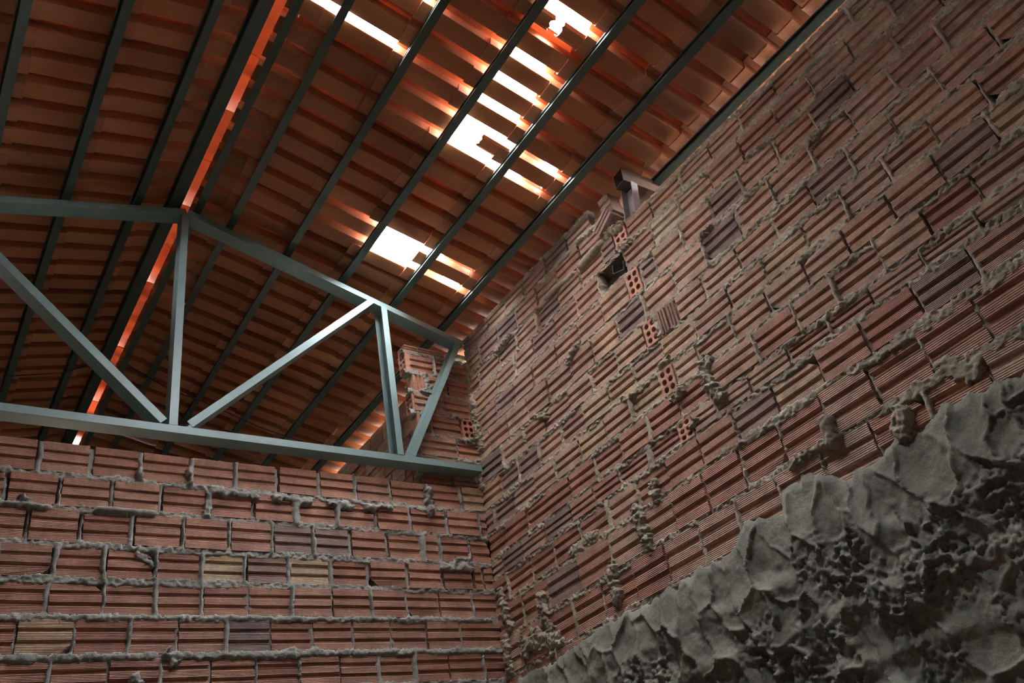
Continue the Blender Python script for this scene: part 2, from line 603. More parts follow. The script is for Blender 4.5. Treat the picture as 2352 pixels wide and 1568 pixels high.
def mortar_field(xs, zs, beds_fn, heads, wbed=0.0155, whead=0.010, seed=0, caps=(), top=None, proud=0.009, dishes=()):
    """xs, zs 1-D axes; beds_fn: list of functions x->z; heads: list of (x, zlo_fn, zhi_fn)"""
    X, Z = np.meshgrid(xs, zs)
    fine = fbm(X * 85, Z * 85, 3, seed)
    med = fbm(X * 16, Z * 16, 3, seed + 5)
    med2 = fbm(X * 27 + Z * 9, Z * 27 - X * 9, 3, seed + 15)
    Hh = np.full(X.shape, -0.05)
    for k, fz in enumerate(beds_fn):
        zl = fz(X) + (fbm(X * 9, X * 0 + k * 3.1, 3, seed + 21) - 0.5) * 0.010
        dz = np.abs(Z - zl)
        ww = wbed * (0.55 + 1.1 * fbm(X * 14, X * 0 + k, 3, seed + 2)) + (fine - 0.5) * 0.020
        h = proud * (0.0 + 1.2 * fbm(X * 11, X * 0 + k * 1.7, 3, seed + 4)) + (fine - 0.5) * 0.026 - 0.005
        t = np.clip(1 - dz / np.maximum(ww, 0.003), -1.5, 1)
        hh = np.where(t > 0, h * np.sqrt(np.clip(t * 1.6, 0, 1)) - 0.002, -0.002 + t * 0.04)
        Hh = np.maximum(Hh, hh)
    for k, (x0, lo, hi) in enumerate(heads):
        zm_lo, zm_hi = lo - 0.004, hi + 0.004
        inz = (Z > zm_lo) & (Z < zm_hi)
        xl = x0 + (vnoise(Z * 25, Z * 0 + k, seed + 31) - 0.5) * 0.008 + (0.004 if k % 3 else -0.004)
        dx = np.abs(X - xl)
        fat = 0.35 + (2.2 if (k * 7919 % 11) == 3 else 0.55) * _T[k % 256, 40]
        ww = whead * fat + (fine - 0.5) * 0.007
        lev = (_T[k % 256, 77] - 0.80) * 0.03
        h = lev + 0.012 * vnoise(Z * 18, Z * 0 + k * 2.3, seed + 33) + (fine - 0.5) * 0.008
        t = np.clip(1 - dx / np.maximum(ww, 0.002), -1.2, 1)
        hh = np.where(t > 0, h * 1.0 - (1 - np.sqrt(np.clip(t * 2, 0, 1))) * 0.006, h - 0.006 + t * 0.05)
        hh = np.where(inz, hh, -0.05)
        Hh = np.maximum(Hh, hh)
    for (xa, za, xb, zb_, r_, h_, rough) in caps:
        dx, dz = xb - xa, zb_ - za
        L2 = dx * dx + dz * dz + 1e-9
        t = np.clip(((X - xa) * dx + (Z - za) * dz) / L2, 0, 1)
        dist = np.hypot(X - xa - t * dx, Z - za - t * dz)
        mk = med2 if rough > 0.35 else 0.5 + (med2 - 0.5) * 0.35
        rr = r_ * np.clip(0.1 + 1.7 * mk, 0.2, 1.6) + (fine - 0.5) * 0.02 * rough
        k_ = np.clip(1 - (dist / rr) ** 2, 0, 1)
        hh = np.where(dist < rr, h_ * (0.35 + 0.9 * mk) * np.sqrt(k_) + (fine - 0.5) * 0.03 * rough, -0.05)
        Hh = np.maximum(Hh, hh)
    keep = Hh > -0.032
    if top is not None:
        keep &= Z < top(X)
    return X, Z, Hh, keep


xs = np.arange(-3.665, -NEAR + 0.1, 0.005)
zs = np.arange(0.80, 3.10, 0.005)
bfs = []
for i in range(0, len(CO)):
    if i == 0:
        bfs.append(lambda x: np.where(-x > 2.28, bed(0, -x), -9) - 0.004)
    elif i == 1:
        bfs.append(lambda x: np.where(-x > 2.22, bed(1, -x), -9))
    else:
        bfs.append(lambda x, i=i: bed(i, -x))
heads = []
for i in range(len(CO)):
    js = list(JY[i])
    if i >= 2 and i != 14:
        while js[0] > NEAR:
            js.insert(0, js[0] - 0.207)
    for y in js:
        heads.append((-y, float(bed(i + 1, y)), float(bed(i, y))))
caps = [
    # smooth squeezed-out beads under the top courses
    (-2.42, 2.79, -2.24, 2.80, 0.026, 0.030, 0.1), (-2.75, 2.80, -2.50, 2.79, 0.020, 0.022, 0.2), (-3.12, 2.955, -2.95, 2.95, 0.020, 0.016, 0.3),
    (-2.40, 2.95, -2.28, 2.94, 0.018, 0.02, 0.5), (-2.62, 2.94, -2.50, 2.94, 0.02, 0.02, 0.3), (-3.30, 2.78, -3.16, 2.80, 0.026, 0.022, 1.0),
    (-3.63, 2.63, -3.60, 2.25, 0.030, 0.020, 1.2), (-3.65, 2.20, -3.64, 2.00, 0.018, 0.02, 1.0), (-3.64, 2.9, -3.645, 2.65, 0.010, 0.01, 1.0),
    (-2.68, 2.31, -2.60, 2.35, 0.022, 0.02, 1.2), (-1.86, 1.68, -1.82, 1.56, 0.032, 0.030, 1.3), (-1.84, 1.75, -1.86, 1.70, 0.03, 0.02, 1.3),
    (-2.06, 1.70, -2.02, 1.71, 0.024, 0.02, 1.2), (-2.02, 1.52, -1.98, 1.53, 0.020, 0.025, 1.0), (-2.18, 2.83, -2.10, 2.80, 0.035, 0.02, 1.4),
    (-2.12, 2.66, -2.06, 2.665, 0.026, 0.015, 1.3), (-2.04, 1.90, -2.08, 1.895, 0.024, 0.02, 1.0), (-2.03, 2.02, -2.05, 2.16, 0.012, 0.006, 1.0),
    (-1.413, 1.20, -1.413, 1.13, 0.036, 0.050, 0.35), (-1.156, 1.07, -1.16, 1.04, 0.050, 0.040, 0.6), (-0.90, 2.655, -0.74, 2.66, 0.018, 0.018, 0.2),
    (-1.62, 2.34, -1.56, 2.345, 0.02, 0.02, 1.2), (-1.28, 2.51, -1.16, 2.50, 0.022, 0.016, 1.0), (-2.46, 1.33, -2.44, 1.14, 0.034, 0.020, 1.2),
    (-2.70, 1.15, -2.70, 1.00, 0.030, 0.026, 1.0), (-2.33, 1.33, -2.31, 1.40, 0.026, 0.018, 1.2), (-3.25, 1.20, -3.23, 1.03, 0.030, 0.02, 1.2),
    (-3.42, 1.02, -3.20, 0.98, 0.060, 0.022, 0.8), (-3.60, 1.35, -3.55, 1.15, 0.03, 0.02, 1.3), (-3.60, 1.1, -3.6, 0.95, 0.03, 0.02, 1.3),
    (-2.95, 1.33, -2.75, 1.345, 0.022, 0.005, 0.6), (-1.9, 1.33, -1.3, 1.34, 0.016, 0.003, 0.5), (-1.25, 1.33, -0.5, 1.335, 0.022, 0.004, 0.6),
    (-1.1, 1.14, -0.45, 1.135, 0.026, 0.005, 0.6), (-0.95, 1.16, -0.88, 1.10, 0.034, 0.008, 0.4), (-1.62, 1.135, -1.46, 1.14, 0.02, 0.02, 1.0),
    (-2.3, 1.85, -2.36, 1.87, 0.02, 0.02, 1.0), (-2.95, 2.11, -3.05, 2.17, 0.02, 0.016, 0.8), (-1.0, 2.33, -0.95, 2.33, 0.02, 0.016, 1.2),
]
X, Z, Hh, keep = mortar_field(xs, zs, bfs, heads, seed=1, caps=caps,
                              top=lambda x: np.where(-x > 2.23, bed(0, -x) + 0.012, np.where(-x > 2.05, 2.87, bed(2, -x) + 0.004)))
# the putlog cavity stays open
keep &= ~((X > -2.325) & (X < -2.125) & (Z > 2.515) & (Z < 2.645))
mm = grid_mesh('mortar', X, Z, Hh, keep, M_MORTAR)
mo = link('mortar_joints', mm, wall_right)
mo['kind'] = 'stuff'

# ---- rough mortar thrown on the lower part
xs = np.arange(-3.66, 0.55, 0.0062)
zs = np.arange(0.05, 1.16, 0.0062)
X, Z = np.meshgrid(xs, zs)
wx = X + (fbm(X * 5, Z * 5, 3, 50) - 0.5) * 0.16
wz = Z + (fbm(X * 5, Z * 5, 3, 60) - 0.5) * 0.16
F1, F2, ID = worley(wx * 9.5 + wz * 1.5, wz * 3.6, 3)
F1b, F2b, IDb = worley(wx * 19 + 5, wz * 15, 9)
fine = fbm(X * 70, Z * 70, 4, 70)
med = fbm(X * 14, Z * 14, 4, 71)
edge = np.exp(-((F2 - F1) / 0.065) ** 2)
edgeb = np.exp(-((F2b - F1b) / 0.16) ** 2)
topz = render_top(-X) + (fbm(X * 22, X * 0, 3, 80) - 0.5) * 0.07
ins = np.clip((topz - Z) / 0.035, -1, 1)
crumb = np.clip((fbm(X * 3.0, Z * 3.0, 3, 90) - 0.47) * 7, 0, 1)
body = 0.010 + 0.030 * ID + 0.030 * np.minimum(F1, 0.9) + 0.020 * edge * (0.2 + med) + 0.016 * edgeb * crumb + (fine - 0.5) * (0.006 + 0.040 * crumb) + (med - 0.5) * 0.020
ledge = 0.0
for zc in (0.93, 0.74, 0.56, 0.38, 0.2):
    zz = zc + (fbm(X * 4, X * 0 + zc, 2, 95) - 0.5) * 0.08
    t = np.clip((Z - (zz - 0.05)) / 0.10, 0, 1)
    ledge = ledge + 0.012 * np.sin(math.pi * t) ** 2 * np.where((Z < zz + 0.05), 1, 0) * np.clip((0.92 - Z) / 0.25, 0, 1)
body = (body + ledge) * (0.45 + 0.55 * np.clip((topz - Z) / 0.22, 0, 1))
Hh = np.where(ins > 0, body * np.sqrt(np.clip(ins, 0, 1)), -0.02 + ins * 0.05)
Hh = np.maximum(Hh, np.where(ins > -0.2, -0.02, -0.06))
rm = grid_mesh('rough_render', X, Z, Hh, Hh > -0.028, M_RENDER)
ro = link('rough_mortar_coat', rm, wall_right)
ro['kind'] = 'stuff'
ro['label'] = 'thick trowel-thrown grey mortar with ridges and finger-like smears'

# plain continuation of the wall towards and behind the camera, below and beside what shows
pl = link('wall_face', boxes('wall_face', [(0.50, 3.2, 0.0, 0.092, -H, 2.72), (-3.66, 0.55, 0.0, 0.092, -H, 0.12)], M_CORE), wall_right)

# ------------------------------------------------------------------ back wall
WALLB = Matrix.Translation((0, 3.65, H))
AX = [[0.160, 0.365, 0.575, 0.785, 1.009, 1.221, 1.438, 1.657, 1.865, 2.078, 2.315, 2.535],
      [0.263, 0.463, 0.672, 0.882, 1.095, 1.311, 1.533, 1.751, 1.973, 2.181, 2.412, 2.636],
      [0.155, 0.362, 0.563, 0.772, 0.985, 1.196, 1.406, 1.614, 1.815, 2.027, 2.237, 2.346, 2.542],
      [0.272, 0.479, 0.673, 0.876, 1.074, 1.276, 1.482, 1.697, 1.903, 2.125, 2.333, 2.533, 2.60],
      [0.270, 0.475, 0.678, 0.881, 1.085, 1.286, 1.492, 1.696, 1.899, 2.103, 2.3, 2.504],
      [0.180, 0.383, 0.584, 0.786, 0.984, 1.186, 1.389, 1.59, 1.792, 1.997, 2.2, 2.401],
      [0.315, 0.518, 0.723, 0.922, 1.124, 1.321, 1.52, 1.718, 1.915, 2.112, 2.307, 2.513],
      [0.22, 0.42, 0.625, 0.83, 1.03, 1.235, 1.44, 1.64, 1.845, 2.05, 2.25, 2.455]]
AZ = [1.992, 1.840, 1.685, 1.522, 1.371, 1.216, 1.058, 0.903, 0.748]
wall_back = link('wall_back', boxes('wall_back', [(-0.95, 2.80, 0.092, 0.12, -H, 1.95), (-0.95, 2.80, 0.0, 0.092, -H, 0.745), (2.74, 2.84, 0.0, 0.092, -H, 1.95)], M_CORE))
wall_back.matrix_world = WALLB
tag(wall_back, 'low back wall of red hollow bricks under the steel truss, with grey squeezed-out mortar', kind='structure')
rn = random.Random(5)
heads = []
for i, js in enumerate(AX):
    js = list(js)
    while js[0] > -0.9:
        js.insert(0, js[0] - 0.205)
    zt, zb = AZ[i], AZ[i + 1]
    xend = LA + LB * (zt + zb) / 2 + 0.012
    for x in js:
        heads.append((x, zb, zt))
    js.append(xend)
    for k in range(len(js) - 1):
        col = pick(rn, RED, 0.05, 0.03)
        if i == 3 and 1.48 < js[k] < 1.60:
            col = (0.54, 0.40, 0.27)
        if i == 3 and 1.27 < js[k] < 1.30:
            col = (0.33, 0.21, 0.17)
        if i == 5 and abs(js[k] - 0.383) < 0.01:
            col = (0.50, 0.33, 0.22)
        if i == 6 and js[k] > 2.45:
            col = RED[3]
        g = 0.011 if i < 4 else 0.005
        place_brick(wall_back, js[k] + g, js[k + 1] - g, zb + 0.010, zt - (0.008 if i else 0.0), rn, col, y=rn.uniform(-0.005, 0.006), chip=(rn.random() < 0.08 and i > 0), ang=rn.uniform(-0.008, 0.008))
xs = np.arange(-0.3, 2.73, 0.0058)
zs = np.arange(0.74, 2.0, 0.0058)
bfs = [lambda x, z=z: z + 0 * x for z in AZ[1:-1]]
caps = [(0.15, 1.69, 0.42, 1.68, 0.018, 0.030, 0.4), (0.34, 1.71, 0.36, 1.70, 0.022, 0.025, 1.4), (0.62, 1.69, 0.85, 1.685, 0.016, 0.024, 0.3), (0.78, 1.90, 0.785, 1.86, 0.014, 0.03, 0.8),
        (1.00, 1.92, 1.01, 1.86, 0.016, 0.03, 0.6), (1.10, 1.825, 1.32, 1.815, 0.020, 0.022, 0.6), (1.42, 1.82, 1.60, 1.81, 0.018, 0.022, 0.6), (1.72, 1.82, 1.84, 1.80, 0.02, 0.02, 0.8),
        (1.92, 1.81, 2.06, 1.82, 0.018, 0.024, 0.6), (2.315, 1.95, 2.315, 1.80, 0.024, 0.030, 1.0), (2.44, 1.55, 2.52, 1.55, 0.02, 0.015, 0.6), (2.35, 1.50, 2.52, 1.50, 0.022, 0.018, 0.5),
        (1.095, 1.82, 1.09, 1.70, 0.018, 0.012, 0.8), (1.53, 1.82, 1.54, 1.70, 0.018, 0.012, 0.8), (0.80, 1.49, 0.86, 1.45, 0.016, 0.006, 0.8), (0.95, 1.05, 0.97, 1.03, 0.02, 0.03, 0.8),
        (0.83, 0.97, 0.84, 0.96, 0.02, 0.02, 1.2), (0.95, 1.09, 0.93, 1.06, 0.006, 0.03, 0.3), (1.44, 1.06, 1.60, 1.06, 0.022, 0.014, 0.4), (2.1, 1.06, 2.3, 1.06, 0.016, 0.012, 0.4),
        (0.0, 1.06, 2.6, 1.058, 0.015, 0.010, 0.5), (0.0, 1.216, 2.6, 1.216, 0.012, 0.009, 0.5)]
X, Z, Hh, keep = mortar_field(xs, zs, bfs, heads, seed=100, caps=caps, whead=0.013, wbed=0.014, proud=0.010,
                              top=lambda x: 1.985 + 0 * x)
keep &= X < (LA + LB * Z + 0.005)
mm = grid_mesh('mortar', X, Z, Hh, keep, M_MORTAR_A)
mo = link('mortar_joints', mm, wall_back)
mo['kind'] = 'stuff'

# ------------------------------------------------------------------ brick pier standing on the back wall
PIER = Matrix.Translation((0, 3.70, H))
wall_pier = link('wall_pier', boxes('wall_pier', [(2.42, 2.80, 0.088, 0.12, 1.97, 2.98)], M_CORE))
wall_pier.matrix_world = PIER
tag(wall_pier, 'narrow brick pier behind the truss corner with broken hollow brick ends along its left edge', kind='structure')
rn = random.Random(8)
PZ = [1.985, 2.09, 2.205, 2.352, 2.505, 2.655, 2.795, 2.945, 3.01]
PJ = [[2.33, 2.53, 2.78], [2.36, 2.58, 2.80], [2.33, 2.60, 2.82], [2.43, 2.655, 2.755], [2.33, 2.55, 2.745, 2.83], [2.435, 2.60, 2.83], [2.315, 2.52, 2.83], [2.31, 2.42, 2.62]]
rows_end = {1: 'h', 4: 'h', 6: 'h'}
pier_heads = []
for i, js in enumerate(PJ):
    zb, zt = PZ[i], PZ[i + 1]
    for k in range(len(js) - 1):
        if i == 3 and k == 1:
            hb = link('hollow_brick', HOLLOW, wall_pier, Matrix.Translation((2.705, -0.006, (zb + zt) / 2)), color=(0.50, 0.22, 0.14))
            continue
        if js[k] > 2.74:
            continue
        place_brick(wall_pier, js[k] + 0.006, js[k + 1] - 0.006, zb + 0.007, zt - 0.007, rn, rn.choice(RED + BROWN[:2]), y=rn.uniform(-0.006, 0.005))
        if k:
            pier_heads.append((js[k], zb, zt))
    if i in (1, 4, 6):            # open cells of the brick end, facing left
        m = Matrix.Translation((js[0] - 0.004, 0.045, (zb + zt) / 2)) @ Matrix.Rotation(-math.pi / 2, 4, 'Z') @ Matrix.Diagonal((0.95, 0.3, 0.95, 1))
        link('hollow_brick', HOLLOW, wall_pier, m, color=(0.50, 0.24, 0.16))
    if i in (3, 5):               # brick on end, grooves upright
        h_ = zt - zb
        m = Matrix.Translation((js[0] - 0.045, 0.0, (zb + zt) / 2)) @ Matrix.Rotation(math.pi / 2, 4, 'Y') @ Matrix.Diagonal((h_ - 0.012, 0.09, 0.085, 1))
        link('brick', BRICKS[1], wall_pier, m, color=(0.50, 0.24, 0.155))
        pier_heads.append((js[0] + 0.012, zb, zt))
xs = np.arange(2.30, 2.83, 0.006)
zs = np.arange(1.99, 3.02, 0.006)
X, Z, Hh, keep = mortar_field(xs, zs, [lambda x, z=z: z + 0.0 * x for z in PZ[1:-1]], pier_heads, seed=200, proud=0.012, wbed=0.013,
                              caps=[(2.435, 2.78, 2.45, 2.66, 0.022, 0.02, 1.0), (2.40, 2.655, 2.50, 2.66, 0.018, 0.02, 1.0), (2.60, 2.52, 2.66, 2.50, 0.02, 0.015, 1.0), (2.63, 2.34, 2.72, 2.34, 0.02, 0.015, 1.0)])
mo = link('mortar_joints', grid_mesh('mortar', X, Z, Hh, keep, M_MORTAR_A), wall_pier)
mo['kind'] = 'stuff'

# ------------------------------------------------------------------ wall of the room beyond, in line with the right wall
wall_far = link('wall_far', boxes('wall_far', [(-7.0, -3.80, 0.012, 0.10, -H, 3.10)], M_GREENM))
wall_far.matrix_world = WALLR
tag(wall_far, 'brick wall of the room beyond with greenish mortar, seen over the back wall', kind='structure')
rn = random.Random(12)
for i in range(7):
    zt = 3.115 - i * 0.155
    off = 0.10 * (i % 2)
    y = 3.84 + off
    while y < 6.9:
        place_brick(wall_far, -(y + 0.19), -y, zt - 0.143, zt, rn, rn.choice(RED + BROWN), depth=0.03, y=rn.uniform(-0.002, 0.002))
        y += 0.205

# ------------------------------------------------------------------ unseen parts of the shell
wall_left = link('wall_left', boxes('wall_left', [(-1.05, -0.95, -2.6, 7.1, 0, 3.08 + H)], M_CORE))
tag(wall_left, 'plain masonry wall on the left outside the picture', kind='structure')
SL = 0.28
ZR = 3.6135 + H
V = [(-0.95, -2.5, 0), (2.9, -2.5, 0), (2.9, -2.5, ZR - SL * 1.98), (0.923, -2.5, ZR), (-0.95, -2.5, ZR - SL * 1.87)]


def gable(name, y0, y1, holes):
    """front/back gable as a set of boxes with an opening, closed above by a prism"""
    if holes is None:
        parts = [box_vf(-0.95, 3.0, y0, y1, 0, 3.04 + H)]
    else:
        x0, x1, z0, z1 = holes
        parts = [box_vf(-0.95, x0, y0, y1, 0, 3.04 + H), box_vf(x1, 3.0, y0, y1, 0, 3.04 + H), box_vf(x0, x1, y0, y1, 0, z0), box_vf(x0, x1, y0, y1, z1, 3.04 + H)]
    a = [(-0.95, 3.0 + H), (3.05, 3.0 + H), (3.05, ZR + 0.052 - SL * 2.127), (0.923, ZR + 0.052), (-0.95, ZR + 0.052 - SL * 1.873)]
    v = [(x, y0, z) for x, z in a] + [(x, y1, z) for x, z in a]
    f_ = [(0, 1, 2, 3, 4), (9, 8, 7, 6, 5)] + [(k, (k + 1) % 5, 5 + (k + 1) % 5, 5 + k) for k in range(5)]
    parts.append((v, f_))
    Vv, Ff = join_vf(parts)
    return link(name, mesh_from(name, Vv, Ff, M_CORE))


tag(gable('wall_front', -2.6, -2.5, None), 'gable wall behind the camera', kind='structure')
tag(gable('wall_end', 7.0, 7.1, (0.6, 1.15, 1.1, 1.5)), 'far gable wall with a small unseen opening added to light the far roof', kind='structure')  # unseen opening, added so the far roof gets more light
floor = link('floor', boxes('floor', [(-14, 16, -14, 18, -0.1, 0.0)], M_FLOOR))
tag(floor, 'bare earth floor', kind='structure')
outer = link('wall_added_shade', boxes('wall_added_shade', [(3.12, 3.36, -2.6, 4.6, 0, 2.975 + H)], M_CORE))  # unseen wall, added to keep outside light off the last purlin
tag(outer, 'unseen wall added outside the right wall to shade the purlin and tiles at the eaves', kind='structure')

# ------------------------------------------------------------------ roof
TH = math.atan(SL)
CT, ST = math.cos(TH), math.sin(TH)
PUR_R = [x * 3.65 for x in (0.262, 0.3145, 0.412, 0.5115, 0.608, 0.705, 0.803, 0.901)]      # left edges
PUR_L = [x * 3.65 for x in (0.242, 0.184, 0.0885, -0.0095, -0.107, -0.205, -0.302)]                 # right edges
GR0, GRP = 1.294, 0.1545
GL0, GLP = 2.456, 0.1514


def slope_matrix(side, x, y, n_off):
    """frame on the roof plane: local x down the slope, y along the ridge, z out of the roof"""
    z = ZR - SL * abs(x - 0.923)
    if side > 0:
        ax, ay, az = Vector((CT, 0, -ST)), Vector((0, 1, 0)), Vector((ST, 0, CT))
    else:
        ax, ay, az = Vector((-CT, 0, -ST)), Vector((0, -1, 0)), Vector((-ST, 0, CT))
    p = Vector((x, y, z)) + az * n_off
    return Matrix(((ax.x, ay.x, az.x, p.x), (ax.y, ay.y, az.y, p.y), (ax.z, ay.z, az.z, p.z), (0, 0, 0, 1)))


PAN = [(0.0545, 0.056), (0.0535, 0.018), (0.0495, 0.004), (0.041, 0.0), (0.0, -0.0015)]
COV = [(0.0570, 0.0), (0.0545, 0.026), (0.0440, 0.047), (0.0240, 0.060), (0.0, 0.064)]
RID = [(0.125, 0.0), (0.108, 0.034), (0.078, 0.056), (0.040, 0.068), (0.0, 0.071)]


def arc_tile(length, half, taper0, taper1, th=0.011):
    """curved clay tile swept along x from a half profile of (y, z) points, th thick"""
    prof = [(-y, z) for y, z in half] + [(y, z) for y, z in half[-2::-1]]
    V, F = [], []
    for x, tp in ((0.0, taper0), (length, taper1)):
        for lay in (0, 1):
            for k, (y, z) in enumerate(prof):
                inner = 0.0
                if lay and abs(y) > 0.8 * half[0][0]:
                    inner = 0.007
                if half is PAN:
                    yy = math.copysign(abs(y) - inner, y) if y else 0
                    zz = z + (th if abs(y) < 0.05 else 0.002) * lay
                else:
                    yy = math.copysign(abs(y) + (0.009 if lay and abs(y) > 0.4 * half[0][0] else 0), y) if y else 0
                    zz = z + (th if abs(y) < 0.9 * half[0][0] else 0.0) * lay
                V.append((x, yy * tp, zz))
    n = len(prof)
    for k in range(n - 1):
        F.append((k, 2 * n + k, 2 * n + k + 1, k + 1))
        F.append((n + k, n + k + 1, 3 * n + k + 1, 3 * n + k))
        F.append((k, k + 1, n + k + 1, n + k))
        F.append((2 * n + k, 3 * n + k, 3 * n + k + 1, 2 * n + k + 1))
    F.append((0, n, 3 * n, 2 * n))
    F.append((n - 1, 3 * n - 1, 4 * n - 1, 2 * n - 1))
    return V, F


TL = 0.47


def tile_mesh(kind, length):
    if kind == 'canal_tile':
        V, F = arc_tile(length, PAN, 1.0, 0.965)
    else:
        V, F = arc_tile(length, COV, 0.97, 1.03)
    me = mesh_from(kind, V, F, M_TILE, smooth=True)
    recalc(me)
    try:
        me.set_sharp_from_angle(angle=math.radians(38))
    except Exception:
        pass
    return me


CANAL = tile_mesh('canal_tile', TL)
COVER = tile_mesh('cover_tile', TL)
PH = 0.052                    # purlin height

ceil_r = link('ceiling', None)
ceil_r.location = (0, 0, 0)
tag(ceil_r, 'right slope of the clay tile roof seen from below, with missing tiles letting in daylight', kind='structure')
ceil_l = link('ceiling', None)
tag(ceil_l, 'left slope of the clay tile roof seen from below, unbroken', kind='structure')

stuff_parts = {1: [], -1: []}


def row_spans(side):
    if side > 0:
        e = PUR_R
        out = [(e[0] - 0.004, e[1])]
        out += [(e[k], e[k + 1]) for k in range(1, len(e) - 1)]
        return out
    e = PUR_L
    out = [(e[0] + 0.004, e[1])]
    out += [(e[k], e[k + 1]) for k in range(1, len(e) - 1)]
    return out


# missing tiles of the right slope, by (row, column); columns count gaps from GR0
MISS_COVER = {(3, 1), (3, 3), (3, 4), (3, 5), (3, 6), (3, 7), (3, 12), (3, 13), (1, 5), (0, 5), (4, 12), (4, 13), (4, 6), (4, 7), (3, 2), (0, 32)}
MISS_CANAL = {(3, 6), (3, 12), (3, 1)}
# unseen gap added above the top edge of the picture to light the walls
MISS_CANAL |= {(1, 0), (1, 1), (1, 2)}
MISS_COVER |= {(1, 0), (1, 1), (1, 2), (1, 3)}
rn = random.Random(21)


def put_tile(side, parent, x0, x1, y, what, rn, near):
    me = CANAL if what == 'canal' else COVER
    L = abs(x1 - x0) / CT
    if what == 'canal':
        up0 = 0.058 if x0 not in (PUR_R[0] - 0.004, PUR_L[0] + 0.004) else 0.022
        s0, length = -up0, L + up0 + 0.045
        z0, z1 = PH + 0.001, PH + 0.016
    else:
        up0 = 0.05 if x0 not in (PUR_R[0] - 0.004, PUR_L[0] + 0.004) else 0.018
        s0, length = -up0, L + up0 + 0.05
        z0, z1 = PH + 0.019, PH + 0.035
    length *= rn.uniform(0.985, 1.015)
    tilt = math.atan2(z1 - z0, length)
    m = slope_matrix(side, x0, y, z0)
    m = m @ Matrix.Translation((s0, rn.uniform(-0.0025, 0.0025), rn.uniform(0, 0.0015)))
    m = m @ Matrix.Rotation(-tilt, 4, 'Y') @ Matrix.Rotation(rn.uniform(-0.008, 0.008), 4, 'Z') @ Matrix.Rotation(rn.uniform(-0.014, 0.014), 4, 'X')
    m = m @ Matrix.Diagonal((length / TL, 1, 1, 1))
    if near:
        vv = np.array([list(m @ v.co) for v in me.vertices])
        stuff_parts[side].append((vv.tolist(), [tuple(p.vertices) for p in me.polygons]))
        return None
    o = link('canal_tile' if what == 'canal' else 'cover_tile', me, parent, m)
    t = rn.random()
    if t < 0.05:
        o.color = (0.75, 0.75, 0.78, 1)
    elif t < 0.08:
        o.color = (1.15, 1.35, 1.2, 1)
    return o


for side, parent in ((1, ceil_r), (-1, ceil_l)):
    for ri, (x0, x1) in enumerate(row_spans(side)):
        g0, gp = (GR0, GRP) if side > 0 else (GL0, GLP)
        k0 = int(math.floor((-2.6 - g0) / gp))
        k1 = int(math.ceil((7.1 - g0) / gp))
        # nearest column still in the picture for this row
        if side > 0:
            vis = np.interp(x1, [1.0, 2.0, 2.6, 3.3], [1.7, 0.95, 0.55, 0.2])
        else:
            vis = np.interp(x1, [-0.5, 0.9], [2.3, 1.9])
        for k in range(k0, k1):
            yc = g0 + gp * (k + 0.5)
            yg = g0 + gp * k
            near = yc < vis or (side < 0 and ri >= 3)
            if not (side > 0 and (ri, k) in MISS_CANAL):
                put_tile(side, parent, x0, x1, yc + (0.028 if (side, ri, k) == (1, 3, 13) else 0), 'canal', rn, near)
            if not (side > 0 and (ri, k) in MISS_COVER):
                put_tile(side, parent, x0, x1, yg, 'cover', rn, near)
    Vv, Ff = join_vf(stuff_parts[side])
    o = link('roof_tile_rows', mesh_from('roof_tile_rows', Vv, Ff, M_TILE), parent)
    o['kind'] = 'stuff'

# ridge tiles
V, F = arc_tile(0.44, RID, 1.0, 0.92, th=0.013)
RIDGE = recalc(mesh_from('ridge_tile', V, F, M_TILE, smooth=True))
for k in range(25):
    y = -2.6 + k * 0.40
    m = Matrix.Translation((0.915, y, ZR + 0.095 + 0.004 * (k % 2))) @ Matrix.Rotation(math.pi / 2, 4, 'Z') @ Matrix.Rotation(-0.03, 4, 'Y')
    link('ridge_tile', RIDGE, ceil_r, m)


# ------------------------------------------------------------------ steel
def channel(p0, p1, up, width, flange, th=0.0035, lip=0.0):
    """C section from p0 to p1. 'width' runs along wdir = up x axis; the web stands on the side 'up' points away from.
    returns verts/faces; p0,p1 on the outside middle of the web."""
    p0, p1 = Vector(p0), Vector(p1)
    ax = (p1 - p0).normalized()
    u = Vector(up)
    u = (u - ax * u.dot(ax)).normalized()
    wv = ax.cross(u)
    h = width / 2
    out = [(-h, 0), (h, 0), (h, flange)]
    if lip:
        out += [(h - lip, flange), (h - lip, flange - th), (h - th, flange - th)]
    else:
        out += [(h - th, flange)]
    out += [(h - th, th), (-h + th, th)]
    if lip:
        out += [(-h + th, flange - th), (-h + lip, flange - th), (-h + lip, flange)]
    else:
        out += [(-h + th, flange)]
    out += [(-h, flange)]
    n = len(out)
    V = [p + wv * a + u * b for p in (p0, p1) for a, b in out]
    F = [(k, (k + 1) % n, n + (k + 1) % n, n + k) for k in range(n)]
    # end caps as quads following the section walls
    if lip:
        quads = [(0, 1, 6, 7), (1, 2, 5, 6), (2, 3, 4, 5), (0, 7, 8, 11), (8, 9, 10, 11)]
    else:
        quads = [(0, 1, 4, 5), (1, 2, 3, 4), (0, 5, 6, 7)]
    for q in quads:
        F.append(q)
        F.append(tuple(n + i for i in q[::-1]))
    return [tuple(v) for v in V], F


def steel_part(name, vf, material, parent, label=None):
    me = recalc(mesh_from(name, vf[0], vf[1], material))
    o = link(name, me, parent)
    if label:
        o['label'] = label
    return o


YF, YB = 3.60, 3.69           # faces of the truss
YM = (YF + YB) / 2
truss = link('steel_truss', None, loc=(0.91, YM, H + 2.09))
tag(truss, 'green painted steel roof truss with king post and diagonals resting over the low back wall', 'truss')


